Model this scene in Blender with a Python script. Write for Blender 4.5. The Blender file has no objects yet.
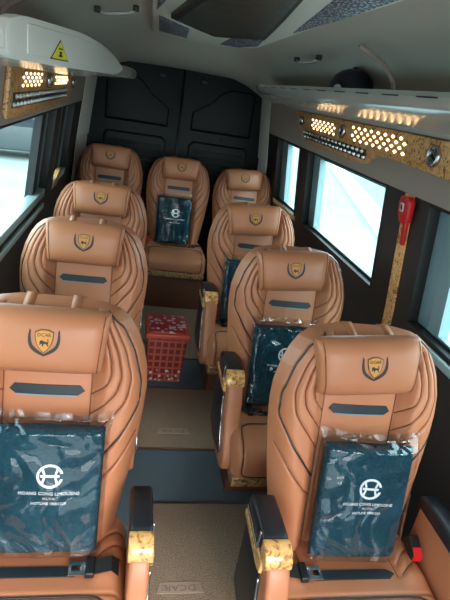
import bpy, bmesh, math, random
import numpy as np
from mathutils import Vector, Matrix
random.seed(7); np.random.seed(7)
scene = bpy.context.scene
COL = scene.collection
PI = math.pi
XC = 0.16                                   # centre line of the vehicle

# ------------------------------------------------------------------ materials
def mat(name, color=(.5, .5, .5), rough=.5, metal=0., spec=.5, bump=None, noise=None, coat=0., emit=None, sheen=0.):
    """bump=(scale, strength, distance); noise=(scale, other colour, detail)"""
    m = bpy.data.materials.new(name); m.use_nodes = True
    nt = m.node_tree; b = nt.nodes['Principled BSDF']
    b.inputs['Base Color'].default_value = (*color, 1); b.inputs['Roughness'].default_value = rough
    b.inputs['Metallic'].default_value = metal; b.inputs['Specular IOR Level'].default_value = spec
    b.inputs['Coat Weight'].default_value = coat; b.inputs['Sheen Weight'].default_value = sheen
    if emit:
        b.inputs['Emission Color'].default_value = (*emit[0], 1); b.inputs['Emission Strength'].default_value = emit[1]
    tc = nt.nodes.new('ShaderNodeTexCoord')
    if noise:
        n = nt.nodes.new('ShaderNodeTexNoise'); n.inputs['Scale'].default_value = noise[0]; n.inputs['Detail'].default_value = noise[2]
        nt.links.new(tc.outputs['Object'], n.inputs['Vector'])
        r = nt.nodes.new('ShaderNodeValToRGB'); r.color_ramp.elements[0].position = .35; r.color_ramp.elements[1].position = .65
        r.color_ramp.elements[0].color = (*color, 1); r.color_ramp.elements[1].color = (*noise[1], 1)
        nt.links.new(n.outputs['Fac'], r.inputs['Fac']); nt.links.new(r.outputs['Color'], b.inputs['Base Color'])
    if bump:
        n = nt.nodes.new('ShaderNodeTexNoise'); n.inputs['Scale'].default_value = bump[0]; n.inputs['Detail'].default_value = 3
        nt.links.new(tc.outputs['Object'], n.inputs['Vector'])
        u = nt.nodes.new('ShaderNodeBump'); u.inputs['Strength'].default_value = bump[1]; u.inputs['Distance'].default_value = bump[2]
        nt.links.new(n.outputs['Fac'], u.inputs['Height']); nt.links.new(u.outputs['Normal'], b.inputs['Normal'])
    return m

def burl(name, light, mid, dark, scale):
    m = mat(name, mid, .28, coat=.4); nt = m.node_tree; b = nt.nodes['Principled BSDF']
    tc = nt.nodes.new('ShaderNodeTexCoord'); n1 = nt.nodes.new('ShaderNodeTexNoise')
    n1.inputs['Scale'].default_value = scale; n1.inputs['Detail'].default_value = 6; n1.inputs['Distortion'].default_value = 1.6
    nt.links.new(tc.outputs['Object'], n1.inputs['Vector'])
    r = nt.nodes.new('ShaderNodeValToRGB'); e = r.color_ramp.elements
    e[0].position = .36; e[0].color = (*dark, 1); e[1].position = .66; e[1].color = (*light, 1)
    k = e.new(.46); k.color = (*mid, 1)
    nt.links.new(n1.outputs['Fac'], r.inputs['Fac']); nt.links.new(r.outputs['Color'], b.inputs['Base Color'])
    return m

def pattern(name, kind, scale, a, b_, rough=.5, metal=0.):
    m = mat(name, a, rough, metal); nt = m.node_tree; b = nt.nodes['Principled BSDF']
    tc = nt.nodes.new('ShaderNodeTexCoord')
    if kind == 'voronoi':
        n = nt.nodes.new('ShaderNodeTexVoronoi'); n.inputs['Scale'].default_value = scale; out = n.outputs['Distance']
    elif kind == 'checker':
        n = nt.nodes.new('ShaderNodeTexChecker'); n.inputs['Scale'].default_value = scale; out = n.outputs['Fac']
    nt.links.new(tc.outputs['Object'], n.inputs['Vector'])
    r = nt.nodes.new('ShaderNodeValToRGB'); r.color_ramp.elements[0].position = .34; r.color_ramp.elements[1].position = .44
    r.color_ramp.elements[0].color = (*a, 1); r.color_ramp.elements[1].color = (*b_, 1)
    nt.links.new(out, r.inputs['Fac']); nt.links.new(r.outputs['Color'], b.inputs['Base Color'])
    return m

M = {}
M['leather'] = mat('tan_leather', (.44, .172, .084), .40, spec=.42, bump=(420, .12, .002), noise=(7, (.42, .162, .078), 2))
M['leather_seam'] = mat('seam_thread', (.16, .05, .022), .7)
M['piping'] = mat('dark_piping', (.012, .014, .018), .45)
M['carbon'] = mat('dark_inlay', (.010, .018, .024), .5, bump=(300, .2, .002))
M['silver'] = mat('silver_trim', (.62, .63, .64), .25, 1.)
M['black_leather'] = mat('black_leather', (.012, .014, .018), .36, bump=(400, .15, .002))
M['black_plastic'] = mat('black_plastic', (.009, .010, .012), .42)
M['arm_burl'] = burl('pale_burl_wood', (.76, .45, .17), (.62, .33, .11), (.24, .10, .03), 38)
M['wall_burl'] = burl('burl_wood', (.86, .50, .23), (.74, .38, .14), (.20, .08, .03), 46)
M['frame_burl'] = burl('dark_burl_wood', (.40, .25, .10), (.25, .14, .05), (.02, .013, .008), 45)
M['brown_plastic'] = mat('brown_seat_base', (.10, .034, .016), .5)
M['webbing'] = mat('belt_webbing', (.010, .012, .014), .6, bump=(600, .4, .002))
M['red'] = mat('red_plastic', (.55, .012, .015), .35)
M['emblem_gold'] = mat('gold_patch', (.54, .23, .04), .5, bump=(300, .2, .002))
M['emblem_dark'] = mat('dark_embroidery', (.02, .018, .017), .6)
M['emblem_brown'] = mat('brown_embroidery', (.12, .045, .012), .6)
M['carpet'] = mat('navy_carpet', (.020, .040, .054), .95, bump=(260, 1., .01), noise=(230, (.12, .20, .25), 2), sheen=.2)
M['mat'] = mat('brown_floor_mat', (.16, .108, .072), .95, bump=(300, 1., .006), noise=(260, (.40, .29, .20), 2))
M['mat_plate'] = mat('embossed_mat_plate', (.36, .26, .20), .6)
M['mat_text'] = mat('mat_plate_letters', (.20, .145, .11), .6)
M['headliner'] = mat('grey_headliner', (.58, .54, .48), .8, bump=(200, .2, .003))
M['cove'] = mat('warm_grey_cove', (.36, .29, .25), .7, bump=(200, .15, .002))
M['grey_plastic'] = mat('light_grey_plastic', (.46, .45, .42), .14)
M['white_plastic'] = mat('off_white_plastic', (.66, .66, .62), .4)
M['dark_wall'] = mat('dark_brown_trim', (.022, .017, .016), .6)
M['door_dark'] = mat('black_door_trim', (.003, .006, .008), .5, spec=.25)
M['sash'] = mat('blue_grey_sash', (.17, .26, .29), .35)
M['rubber'] = mat('black_rubber', (.008, .009, .010), .5)
M['sill_light'] = mat('pale_sill', (.34, .46, .48), .3)
M['warning_yellow'] = mat('warning_yellow', (.72, .68, .03), .5)
M['black_print'] = mat('black_print', (.01, .01, .01), .5)
M['navy_cloth'] = mat('navy_blanket', (.006, .048, .070), .9, spec=.15, bump=(90, .6, .01), noise=(9, (.006, .034, .052), 3))
M['white_print'] = mat('white_print', (.70, .74, .76), .5)
M['warm_light'] = mat('warm_light', (1, .8, .5), .5, emit=((1., .66, .33), 2.2))
M['mesh_net'] = pattern('crystal_mesh', 'voronoi', 70, (.55, .56, .52), (.02, .022, .02), .3, .3)
M['grille'] = pattern('roof_grille_mesh', 'voronoi', 110, (.60, .62, .72), (.02, .018, .04), .4)
M['bezel'] = mat('roof_unit_bezel', (.72, .70, .62), .45)
M['hatch_glass'] = mat('smoked_panel', (.016, .022, .022), .35, noise=(26, (.045, .062, .055), 4))
M['cap_cloth'] = mat('navy_cap_cloth', (.006, .008, .022), .45)
M['lid_orange'] = mat('orange_red_rim', (.50, .075, .035), .4)
M['asphalt'] = mat('pale_concrete', (.20, .24, .24), .9, noise=(.8, (.24, .28, .28), 4))
M['kerb'] = mat('kerb_stone', (.45, .48, .48), .9)
M['outside_white'] = mat('white_rendered_wall', (.8, .8, .78), .9)
M['car_grey'] = mat('grey_car_paint', (.035, .045, .05), .5)
M['car_glass'] = mat('car_window', (.02, .03, .04), .1)
M['car_yellow'] = mat('yellow_panel', (.70, .72, .25), .5)
M['teal_shed'] = mat('teal_cladding', (.10, .30, .34), .6)
M['leaf'] = mat('green_leaves', (.10, .20, .10), .8)

def glass_mat():
    m = bpy.data.materials.new('tinted_glass'); m.use_nodes = True; nt = m.node_tree; nt.nodes.clear()
    o = nt.nodes.new('ShaderNodeOutputMaterial'); mx = nt.nodes.new('ShaderNodeMixShader')
    t = nt.nodes.new('ShaderNodeBsdfTransparent'); t.inputs['Color'].default_value = (.80, .93, .94, 1)
    g = nt.nodes.new('ShaderNodeBsdfGlossy'); g.inputs['Roughness'].default_value = .02
    mx.inputs['Fac'].default_value = .05
    nt.links.new(t.outputs[0], mx.inputs[1]); nt.links.new(g.outputs[0], mx.inputs[2]); nt.links.new(mx.outputs[0], o.inputs['Surface'])
    return m
M['glass'] = glass_mat()

def wrap_mat():
    m = bpy.data.materials.new('clear_plastic_film'); m.use_nodes = True; nt = m.node_tree; nt.nodes.clear()
    o = nt.nodes.new('ShaderNodeOutputMaterial'); mx = nt.nodes.new('ShaderNodeMixShader')
    t = nt.nodes.new('ShaderNodeBsdfTransparent'); t.inputs['Color'].default_value = (.94, .95, .96, 1)
    g = nt.nodes.new('ShaderNodeBsdfGlossy'); g.inputs['Roughness'].default_value = .06; g.inputs['Color'].default_value = (.95, .97, 1, 1)
    lw = nt.nodes.new('ShaderNodeLayerWeight'); lw.inputs['Blend'].default_value = .22
    mr = nt.nodes.new('ShaderNodeMapRange'); mr.inputs['To Min'].default_value = .022; mr.inputs['To Max'].default_value = .55
    tc = nt.nodes.new('ShaderNodeTexCoord'); n = nt.nodes.new('ShaderNodeTexNoise'); n.inputs['Scale'].default_value = 7
    n.inputs['Detail'].default_value = 1.5; n.inputs['Distortion'].default_value = 1.0
    bp = nt.nodes.new('ShaderNodeBump'); bp.inputs['Strength'].default_value = .9; bp.inputs['Distance'].default_value = .03
    nt.links.new(tc.outputs['Object'], n.inputs['Vector']); sb = nt.nodes.new('ShaderNodeMath'); sb.operation = 'SUBTRACT'; sb.inputs[1].default_value = .5; nt.links.new(n.outputs['Fac'], sb.inputs[0])
    ab = nt.nodes.new('ShaderNodeMath'); ab.operation = 'ABSOLUTE'; nt.links.new(sb.outputs[0], ab.inputs[0])
    nt.links.new(ab.outputs[0], bp.inputs['Height'])
    nt.links.new(bp.outputs['Normal'], g.inputs['Normal']); nt.links.new(bp.outputs['Normal'], lw.inputs['Normal'])
    nt.links.new(lw.outputs['Facing'], mr.inputs['Value']); nt.links.new(mr.outputs['Result'], mx.inputs['Fac'])
    nt.links.new(t.outputs[0], mx.inputs[1]); nt.links.new(g.outputs[0], mx.inputs[2]); nt.links.new(mx.outputs[0], o.inputs['Surface'])
    return m
M['film'] = wrap_mat()

def plaid_mat():
    m = mat('red_plaid_print', (.42, .035, .03), .4); nt = m.node_tree; b = nt.nodes['Principled BSDF']
    tc = nt.nodes.new('ShaderNodeTexCoord'); sp = nt.nodes.new('ShaderNodeSeparateXYZ'); nt.links.new(tc.outputs['Object'], sp.inputs[0])
    def line(sock, f, thr):
        a = nt.nodes.new('ShaderNodeMath'); a.operation = 'MULTIPLY'; a.inputs[1].default_value = f; nt.links.new(sock, a.inputs[0])
        c = nt.nodes.new('ShaderNodeMath'); c.operation = 'SINE'; nt.links.new(a.outputs[0], c.inputs[0])
        d = nt.nodes.new('ShaderNodeMath'); d.operation = 'GREATER_THAN'; d.inputs[1].default_value = thr; nt.links.new(c.outputs[0], d.inputs[0])
        return d.outputs[0]
    add = nt.nodes.new('ShaderNodeMath'); add.operation = 'ADD'; add.use_clamp = True
    nt.links.new(line(sp.outputs['X'], 150, .6), add.inputs[0]); nt.links.new(line(sp.outputs['Z'], 130, .6), add.inputs[1])
    m1 = nt.nodes.new('ShaderNodeMix'); m1.data_type = 'RGBA'; m1.inputs['A'].default_value = (.19, .012, .013, 1); m1.inputs['B'].default_value = (.36, .10, .06, 1)
    nt.links.new(add.outputs[0], m1.inputs['Factor'])
    v = nt.nodes.new('ShaderNodeTexVoronoi'); v.inputs['Scale'].default_value = 34; nt.links.new(tc.outputs['Object'], v.inputs['Vector'])
    lt = nt.nodes.new('ShaderNodeMath'); lt.operation = 'LESS_THAN'; lt.inputs[1].default_value = .33; nt.links.new(v.outputs['Distance'], lt.inputs[0])
    lo = nt.nodes.new('ShaderNodeMath'); lo.operation = 'LESS_THAN'; lo.inputs[1].default_value = .10; nt.links.new(sp.outputs['Z'], lo.inputs[0])
    mu = nt.nodes.new('ShaderNodeMath'); mu.operation = 'MULTIPLY'; nt.links.new(lt.outputs[0], mu.inputs[0]); nt.links.new(lo.outputs[0], mu.inputs[1])
    m2 = nt.nodes.new('ShaderNodeMix'); m2.data_type = 'RGBA'; m2.inputs['B'].default_value = (.62, .50, .58, 1)
    nt.links.new(m1.outputs['Result'], m2.inputs['A']); nt.links.new(mu.outputs[0], m2.inputs['Factor']); nt.links.new(m2.outputs['Result'], b.inputs['Base Color'])
    return m
M['plaid'] = plaid_mat()
M['lid_print'] = pattern('floral_lid_print', 'voronoi', 30, (.60, .45, .50), (.36, .02, .025), .3)

# ------------------------------------------------------------------ mesh helpers
class MB:
    def __init__(s): s.v = []; s.f = []; s.sm = []
    def add(s, vs, fs, smooth=False):
        o = len(s.v); s.v += [tuple(a) for a in vs]; s.f += [tuple(o + i for i in f) for f in fs]; s.sm += [smooth] * len(fs); return s
    def box(s, x0, x1, y0, y1, z0, z1):
        v = [(x, y, z) for z in (z0, z1) for y in (y0, y1) for x in (x0, x1)]
        return s.add(v, [(0, 2, 3, 1), (4, 5, 7, 6), (0, 1, 5, 4), (2, 6, 7, 3), (0, 4, 6, 2), (1, 3, 7, 5)])
    def prism(s, a, b, smooth=False):
        """two matching outlines (lists of points) joined into a closed solid"""
        n = len(a); fs = [(i, (i + 1) % n, n + (i + 1) % n, n + i) for i in range(n)]
        s.add(list(a) + list(b), fs + [tuple(range(n))[::-1], tuple(range(n, 2 * n))], smooth); return s
    def tube(s, pts, r, n=8, closed=False, flat=None):
        P = [Vector(p) for p in pts]; m = len(P); vs = []; up = Vector((0, 0, 1))
        for i, p in enumerate(P):
            t = (P[(i + 1) % m] - P[i - 1]) if closed else (P[min(i + 1, m - 1)] - P[max(i - 1, 0)])
            t.normalize(); a = t.cross(up if abs(t.z) < .9 else Vector((0, 1, 0))).normalized(); b = t.cross(a)
            for k in range(n):
                c = 2 * PI * k / n; vs.append(p + a * (math.cos(c) * r) + b * (math.sin(c) * r))
        fs = [(i * n + k, i * n + (k + 1) % n, ((i + 1) % m) * n + (k + 1) % n, ((i + 1) % m) * n + k) for i in range(m if closed else m - 1) for k in range(n)]
        if not closed: fs += [tuple(range(n))[::-1], tuple(range((m - 1) * n, m * n))]
        return s.add(vs, fs, True)
    def grid(s, V, nu, nv, smooth=True, flip=False):
        """V[j*nu+i]"""
        fs = []
        for j in range(nv - 1):
            for i in range(nu - 1):
                q = (j * nu + i, j * nu + i + 1, (j + 1) * nu + i + 1, (j + 1) * nu + i); fs.append(q[::-1] if flip else q)
        return s.add(V, fs, smooth)
    def lathe(s, prof, c, axis='z', n=24):
        vs = []
        for (r, h) in prof:
            for k in range(n):
                a = 2 * PI * k / n; p = (r * math.cos(a), r * math.sin(a), h)
                if axis == 'x': p = (h, r * math.cos(a), r * math.sin(a))
                vs.append((p[0] + c[0], p[1] + c[1], p[2] + c[2]))
        m = len(prof)
        fs = [(j * n + k, j * n + (k + 1) % n, (j + 1) * n + (k + 1) % n, (j + 1) * n + k) for j in range(m - 1) for k in range(n)]
        fs += [tuple(range(n))[::-1], tuple(range((m - 1) * n, m * n))]
        return s.add(vs, fs, True)
    def mesh(s, name, m, bevel=0, weld=False):
        me = bpy.data.meshes.new(name); me.from_pydata([tuple(map(float, v)) for v in s.v], [], s.f); me.update()
        bm = bmesh.new(); bm.from_mesh(me)
        bm.faces.ensure_lookup_table()
        for i, f in enumerate(bm.faces): f.smooth = s.sm[i] if i < len(s.sm) else False
        if weld: bmesh.ops.remove_doubles(bm, verts=bm.verts, dist=1e-5)
        bmesh.ops.recalc_face_normals(bm, faces=bm.faces)
        if bevel:
            es = [e for e in bm.edges if len(e.link_faces) == 2 and e.calc_face_angle(0) > .6]
            bmesh.ops.bevel(bm, geom=es, offset=bevel, segments=3, profile=.5, affect='EDGES', clamp_overlap=True)
            for f in bm.faces: f.smooth = True
        bm.to_mesh(me); bm.free(); me.materials.append(m)
        if bevel: me.set_sharp_from_angle(angle=math.radians(50))
        return me
    def build(s, name, m, parent=None, bevel=0, weld=False):
        o = bpy.data.objects.new(name, s.mesh(name, m, bevel, weld)); COL.objects.link(o)
        if parent: o.parent = parent
        return o

def tag(o, label=None, cat=None, group=None, kind=None):
    if label: o['label'] = label
    if cat: o['category'] = cat
    if group: o['group'] = group
    if kind: o['kind'] = kind
    return o
def empty(name, loc=(0, 0, 0), rz=0):
    o = bpy.data.objects.new(name, None); o.empty_display_size = .1; COL.objects.link(o); o.location = loc; o.rotation_euler = (0, 0, rz); return o
def copy_tree(o, parent=None, skip=()):
    c = o.copy(); COL.objects.link(c)
    if parent: c.parent = parent
    for ch in [k for k in bpy.data.objects if k.parent == o]:
        if ch.name.split('.')[0] in skip: continue
        copy_tree(ch, c, skip)
    return c
def text2d(body, size, font_scale_x=1.0):
    """centred flat text as (verts, faces) in 2D"""
    cu = bpy.data.curves.new('t', 'FONT'); cu.body = body; cu.size = size; cu.align_x = 'CENTER'; cu.align_y = 'CENTER'; cu.resolution_u = 2
    o = bpy.data.objects.new('t', cu); COL.objects.link(o); dg = bpy.context.evaluated_depsgraph_get(); dg.update()
    me = o.evaluated_get(dg).to_mesh()
    V = [(v.co.x * font_scale_x, v.co.y) for v in me.vertices]; F = [tuple(p.vertices) for p in me.polygons]
    bpy.data.objects.remove(o); bpy.data.curves.remove(cu)
    return V, F
def plate(mb, V2, F2, fn, h):
    """flat 2D shape laid on a surface fn(u, v, height) with thickness h (open at the back)"""
    n = len(V2); V = [fn(u, v, h) for u, v in V2]; mb.add(V, F2)
    cnt = {}
    for f in F2:
        for a, b in zip(f, f[1:] + f[:1]): cnt[(a, b)] = 1
    rim = [(a, b) for (a, b) in cnt if (b, a) not in cnt]
    W = V + [fn(u, v, -.0005) for u, v in V2]
    mb.add(W, [(b, a, a + n, b + n) for a, b in rim]); return mb
def poly2(mb, P, fn, h): return plate(mb, P, [tuple(range(len(P)))], fn, h)

def smooth_path(P, n=8):
    """Catmull-Rom through points"""
    P = [np.array(p, float) for p in P]; out = []
    for i in range(len(P) - 1):
        p0 = P[max(i - 1, 0)]; p1 = P[i]; p2 = P[i + 1]; p3 = P[min(i + 2, len(P) - 1)]
        for k in range(n):
            t = k / n; out.append(.5 * ((2 * p1) + (-p0 + p2) * t + (2 * p0 - 5 * p1 + 4 * p2 - p3) * t * t + (-p0 + 3 * p1 - 3 * p2 + p3) * t ** 3))
    out.append(P[-1]); return out
def dist_paths(X, Y, paths):
    D = np.full(X.shape, 9.)
    for P in paths:
        for a, b in zip(P[:-1], P[1:]):
            d = b - a; L = max(d @ d, 1e-12); t = np.clip(((X - a[0]) * d[0] + (Y - a[1]) * d[1]) / L, 0, 1)
            D = np.minimum(D, np.hypot(X - a[0] - t * d[0], Y - a[1] - t * d[1]))
    return D
def sstep(a, b, x): t = np.clip((x - a) / (b - a), 0, 1); return t * t * (3 - 2 * t)

# ------------------------------------------------------------------ the seat
TILT = math.radians(12); ST, CT = math.sin(TILT), math.cos(TILT); Z0 = .48
def back_pt(x, v, d): return (x, v * ST - d * CT, Z0 + v * CT + d * ST)
HW_V = [0, .10, .20, .30, .40, .47, .53, .59, .640, .675, .698, .712, .722]
HW_X = [.212, .228, .246, .260, .271, .275, .271, .256, .235, .212, .185, .15, .09]
def hw(v): return np.interp(v, HW_V, HW_X)
L_BACK = .722
def soft(P, r=.22):
    """polyline with slightly rounded corners"""
    P = [np.array(p, float) for p in P]; out = [P[0]]
    for a, b, c in zip(P[:-2], P[1:-1], P[2:]): out += [b + (a - b) * r, b + (a - b) * r * .4 + (c - b) * r * .12, b + (c - b) * r * .4 + (a - b) * r * .12, b + (c - b) * r]
    return out + [P[-1]]
edge_p = soft([(.150, .700), (.196, .660), (.230, .595), (.255, .505), (.255, .435), (.210, .352), (.120, .235)])
chev = [soft([(.160, .690), (.205, .600), (.227, .520), (.215, .450), (.120, .330)], .25),
        soft([(.152, .670), (.186, .590), (.200, .525), (.188, .475), (.120, .395)], .25),
        soft([(.150, .630), (.168, .570), (.172, .530), (.163, .500), (.120, .455)], .25),
        soft([(.252, .340), (.205, .265), (.120, .170)], .3)]
panel_p = [np.array(p) for p in [(.118, 0.0), (.118, .2), (.118, .40), (.118, .56), (.122, .70)]]
def dense(P, step=.006):
    out = []
    for a, b in zip(P[:-1], P[1:]):
        n = max(1, int(np.hypot(*(np.array(b) - np.array(a))) / step)); out += [np.array(a) + (np.array(b) - np.array(a)) * k / n for k in range(n)]
    return out + [np.array(P[-1])]
def back_d(x, v, groove=True):
    ax = np.abs(x); h = hw(v); s = ax / h
    d = .050 * sstep(.108, .165, ax) + .006 * (1 - (np.clip(ax / .11, 0, 1)) ** 2)
    edge = np.clip((h - ax) / .075, 0, 1); d = (d + .05) * (1 - (1 - edge) ** 2.6) - .05
    tb = np.clip((L_BACK - v) / .05, 0, 1); d = (d + .05) * (1 - (1 - tb) ** 2.5) - .05
    roll = np.exp(-((v - .682) / .025) ** 2); d = d + .010 * roll * (1 - sstep(.13, .2, ax))
    if groove:
        D = dist_paths(ax, v, [edge_p] + chev + [panel_p]); d = d - .0055 * np.exp(-(D / .0032) ** 2) + .0025 * np.clip(D / .010, 0, 1)
    return d
def make_backrest_mesh():
    nu, nv = 181, 251; sv = np.linspace(0, L_BACK, nv); su = np.sin(np.linspace(-1, 1, nu) * PI / 2 * .86) / math.sin(PI / 2 * .86)
    U, Vv = np.meshgrid(su, sv); X = U * hw(Vv); Dd = back_d(X, Vv)
    mb = MB(); mb.grid([back_pt(X[j, i], Vv[j, i], Dd[j, i]) for j in range(nv) for i in range(nu)], nu, nv)
    nb, mbk = 25, 35; su = np.linspace(-1, 1, nb); sv = np.linspace(0, L_BACK, mbk); U, Vv = np.meshgrid(su, sv); X = U * hw(Vv)
    Db = -.05 - .07 * (1 - np.abs(U) ** 4) * np.clip((L_BACK - Vv) / .05, 0, 1) ** .5
    mb.grid([back_pt(X[j, i], Vv[j, i], Db[j, i]) for j in range(mbk) for i in range(nb)], nb, mbk, flip=True)
    mb.add([back_pt(-.205, 0, .0), back_pt(.205, 0, .0), back_pt(.205, 0, -.10), back_pt(-.205, 0, -.10)], [(0, 1, 2, 3)])
    return mb.mesh('backrest', M['leather'])
def on_back(P, lift):
    X = np.array([p[0] for p in P]); Vv = np.array([p[1] for p in P]); D = back_d(X, Vv); return [back_pt(x, v, d + lift) for x, v, d in zip(X, Vv, D)]
HV, HH, HWD, HT = .622, .088, .152, .060      # headrest: centre along the back, half height, half width, half thickness
def head_d(x, v):
    w = (v - HV) / HH; taper = HWD * (1 + .05 * w); q = np.clip(1 - np.abs(w) ** 3.2, 0, 1) ** (1 / 2.2); e = np.clip(1 - (np.abs(x) / taper) ** 9, 0, 1) ** .5
    return .048 + (HT * q + .004 * (1 - np.clip(np.abs(x) / .15, 0, 1) ** 2)) * (.45 + .55 * e)
def head_pt(x, v, h=0): return back_pt(x, v, float(head_d(x, v)) + h)
def make_headrest_mesh():
    mb = MB(); n = 48; nx = 41; V = []
    for i in range(nx):
        u = math.sin((-1 + 2 * i / (nx - 1)) * PI / 2); e = max(1 - abs(u) ** 7, 0) ** .5 * .55 + .45 if abs(u) < 1 else .45
        if i in (0, nx - 1): e = .36
        for k in range(n):
            a = 2 * PI * k / n; c, s_ = math.cos(a), math.sin(a)
            cc = math.copysign(abs(c) ** (2 / 2.2), c); ss = math.copysign(abs(s_) ** (2 / 3.2), s_)
            w = ss; d = .048 + (HT + .004 * (1 - u * u)) * cc * e
            hscale = .93 + .07 * (1 - abs(u) ** 8)
            if cc < 0: d = .048 + .03 * cc * e
            V.append(back_pt(u * HWD * (1 + .05 * w), HV + HH * w * hscale, d))
    fs = [(i * n + k, i * n + (k + 1) % n, (i + 1) * n + (k + 1) % n, (i + 1) * n + k) for i in range(nx - 1) for k in range(n)]
    fs += [tuple(range(n))[::-1], tuple(range((nx - 1) * n, nx * n))]
    return mb.add(V, fs, True).mesh('headrest', M['leather'])
def shield_outline(w, h):
    R = [(0, .5), (.22, .49), (.40, .43), (.50, .40), (.49, .15), (.42, -.08), (.30, -.26), (.15, -.41), (0, -.5)]
    return [(x * w, y * h) for x, y in R] + [(-x * w, y * h) for x, y in R[-2:0:-1]]
def make_emblem(parent):
    ev = HV + .012
    f = lambda u, v, h: head_pt(u, ev + v, h)
    mb = MB(); poly2(mb, shield_outline(.046, .062), f, .0022); em = mb.build('emblem_shield', M['emblem_brown'], parent)
    mb = MB(); poly2(mb, shield_outline(.041, .056), f, .0032); mb.build('shield_face', M['emblem_gold'], em)
    mb = MB()
    for s in (-1, 1):
        outer = smooth_path([(.036, .030), (.039, .005), (.034, -.016), (.020, -.030), (0, -.040)], 4); inner = smooth_path([(0, -.034), (.017, -.022), (.028, -.010), (.0325, .008), (.033, .026)], 4)
        P = [(s * p[0], p[1]) for p in outer + inner]
        n = len(outer); V2 = [(s * p[0], p[1]) for p in outer] + [(s * p[0], p[1]) for p in inner[::-1]]
        plate(mb, V2, [(i, i + 1, n + i + 1, n + i) if s < 0 else (n + i, n + i + 1, i + 1, i) for i in range(n - 1)], f, .002)
    mb.build('emblem_laurel', M['emblem_dark'], parent)
    mb = MB(); V2, F2 = text2d('DCAR', .0125); plate(mb, [(x, y + .0165) for x, y in V2], F2, f, .0042)
    mb.build('shield_lettering', M['emblem_brown'], em)
    mb = MB(); k = .00052
    lion = [(-19, 6), (-16, 12), (-9, 14), (-4, 10), (4, 6), (13, 6), (17, 3), (18, 12), (14, 18), (17, 20), (21, 12), (20, 0), (18, -6), (22, -14), (18, -17), (14, -8), (8, -3), (0, -5), (-3, -10), (-2, -17), (-7, -17), (-8, -8), (-12, -3), (-17, -9), (-22, -8), (-18, -1), (-20, 2)]
    bm = bmesh.new(); fc = bm.faces.new([bm.verts.new((x * k, y * k - .004, 0)) for x, y in lion]); bmesh.ops.triangulate(bm, faces=[fc]); bm.verts.index_update()
    plate(mb, [(v.co.x, v.co.y) for v in bm.verts], [tuple(v.index for v in q.verts) for q in bm.faces], f, .0042); bm.free()
    mb.build('shield_lion', M['emblem_dark'], em)

# cushion: profile path (y, z)
CP = smooth_path([(.06, .475), (-.02, .490), (-.12, .498), (-.22, .503), (-.30, .500), (-.352, .478), (-.378, .435), (-.380, .38), (-.372, .345)], 8)
CPa = np.array(CP); _s = np.concatenate([[0], np.cumsum(np.hypot(*np.diff(CPa, axis=0).T))]); LC = _s[-1]
def cush_base(s): return np.interp(s, _s, CPa[:, 0]), np.interp(s, _s, CPa[:, 1])
c_seams = [smooth_path([(.150, .0), (.150, .14), (.150, .21)]), [np.array(p) for p in ((-.01, .268), (.238, .268))], smooth_path([(.165, .17), (.20, .13), (.243, .11)]), smooth_path([(.165, .12), (.20, .08), (.243, .06)]),
           smooth_path([(.165, .205), (.205, .175), (.243, .155)])]
c_pipe = smooth_path([(.0, LC - .012), (.18, LC - .012), (.212, LC - .03), (.218, LC - .07), (.215, .325), (.195, .287), (.155, .275), (0, .274)])
def cush_pt(x, s, lift=0, groove=True):
    x = np.asarray(x, float); s = np.asarray(s, float)
    y, z = cush_base(s); y2, z2 = cush_base(np.minimum(s + .004, LC)); y1, z1 = cush_base(np.maximum(s - .004, 0))
    ty, tz = y2 - y1, z2 - z1; L = np.hypot(ty, tz) + 1e-9; ny, nz = tz / L, -ty / L
    ax = np.abs(x); d = .014 * sstep(.145, .19, ax) * (1 - sstep(.20, .26, s)); edge = np.clip((.255 - ax) / .045, 0, 1); d = (d + .04) * (1 - (1 - edge) ** 2.5) - .04
    if groove: d = d - .005 * np.exp(-(dist_paths(ax, s, c_seams + [c_pipe]) / .005) ** 2)
    d = d + lift
    return np.stack([x, y + ny * d, z + nz * d], -1)
def make_cushion_mesh():
    nu, nv = 105, 110; X, S = np.meshgrid(np.linspace(-.255, .255, nu), np.linspace(0, LC, nv)); P = cush_pt(X, S)
    mb = MB(); mb.grid([tuple(p) for p in P.reshape(-1, 3)], nu, nv)
    for sgn in (-1, 1):                        # side walls
        rim = [tuple(cush_pt(sgn * .255, s)) for s in np.linspace(0, LC, 40)]
        mb.add(rim + [(p[0] * .98, min(p[1], .06), .345) for p in rim], [(i, i + 1, 41 + i, 40 + i) for i in range(39)], True)
    return mb.mesh('cushion', M['leather'])

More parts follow.
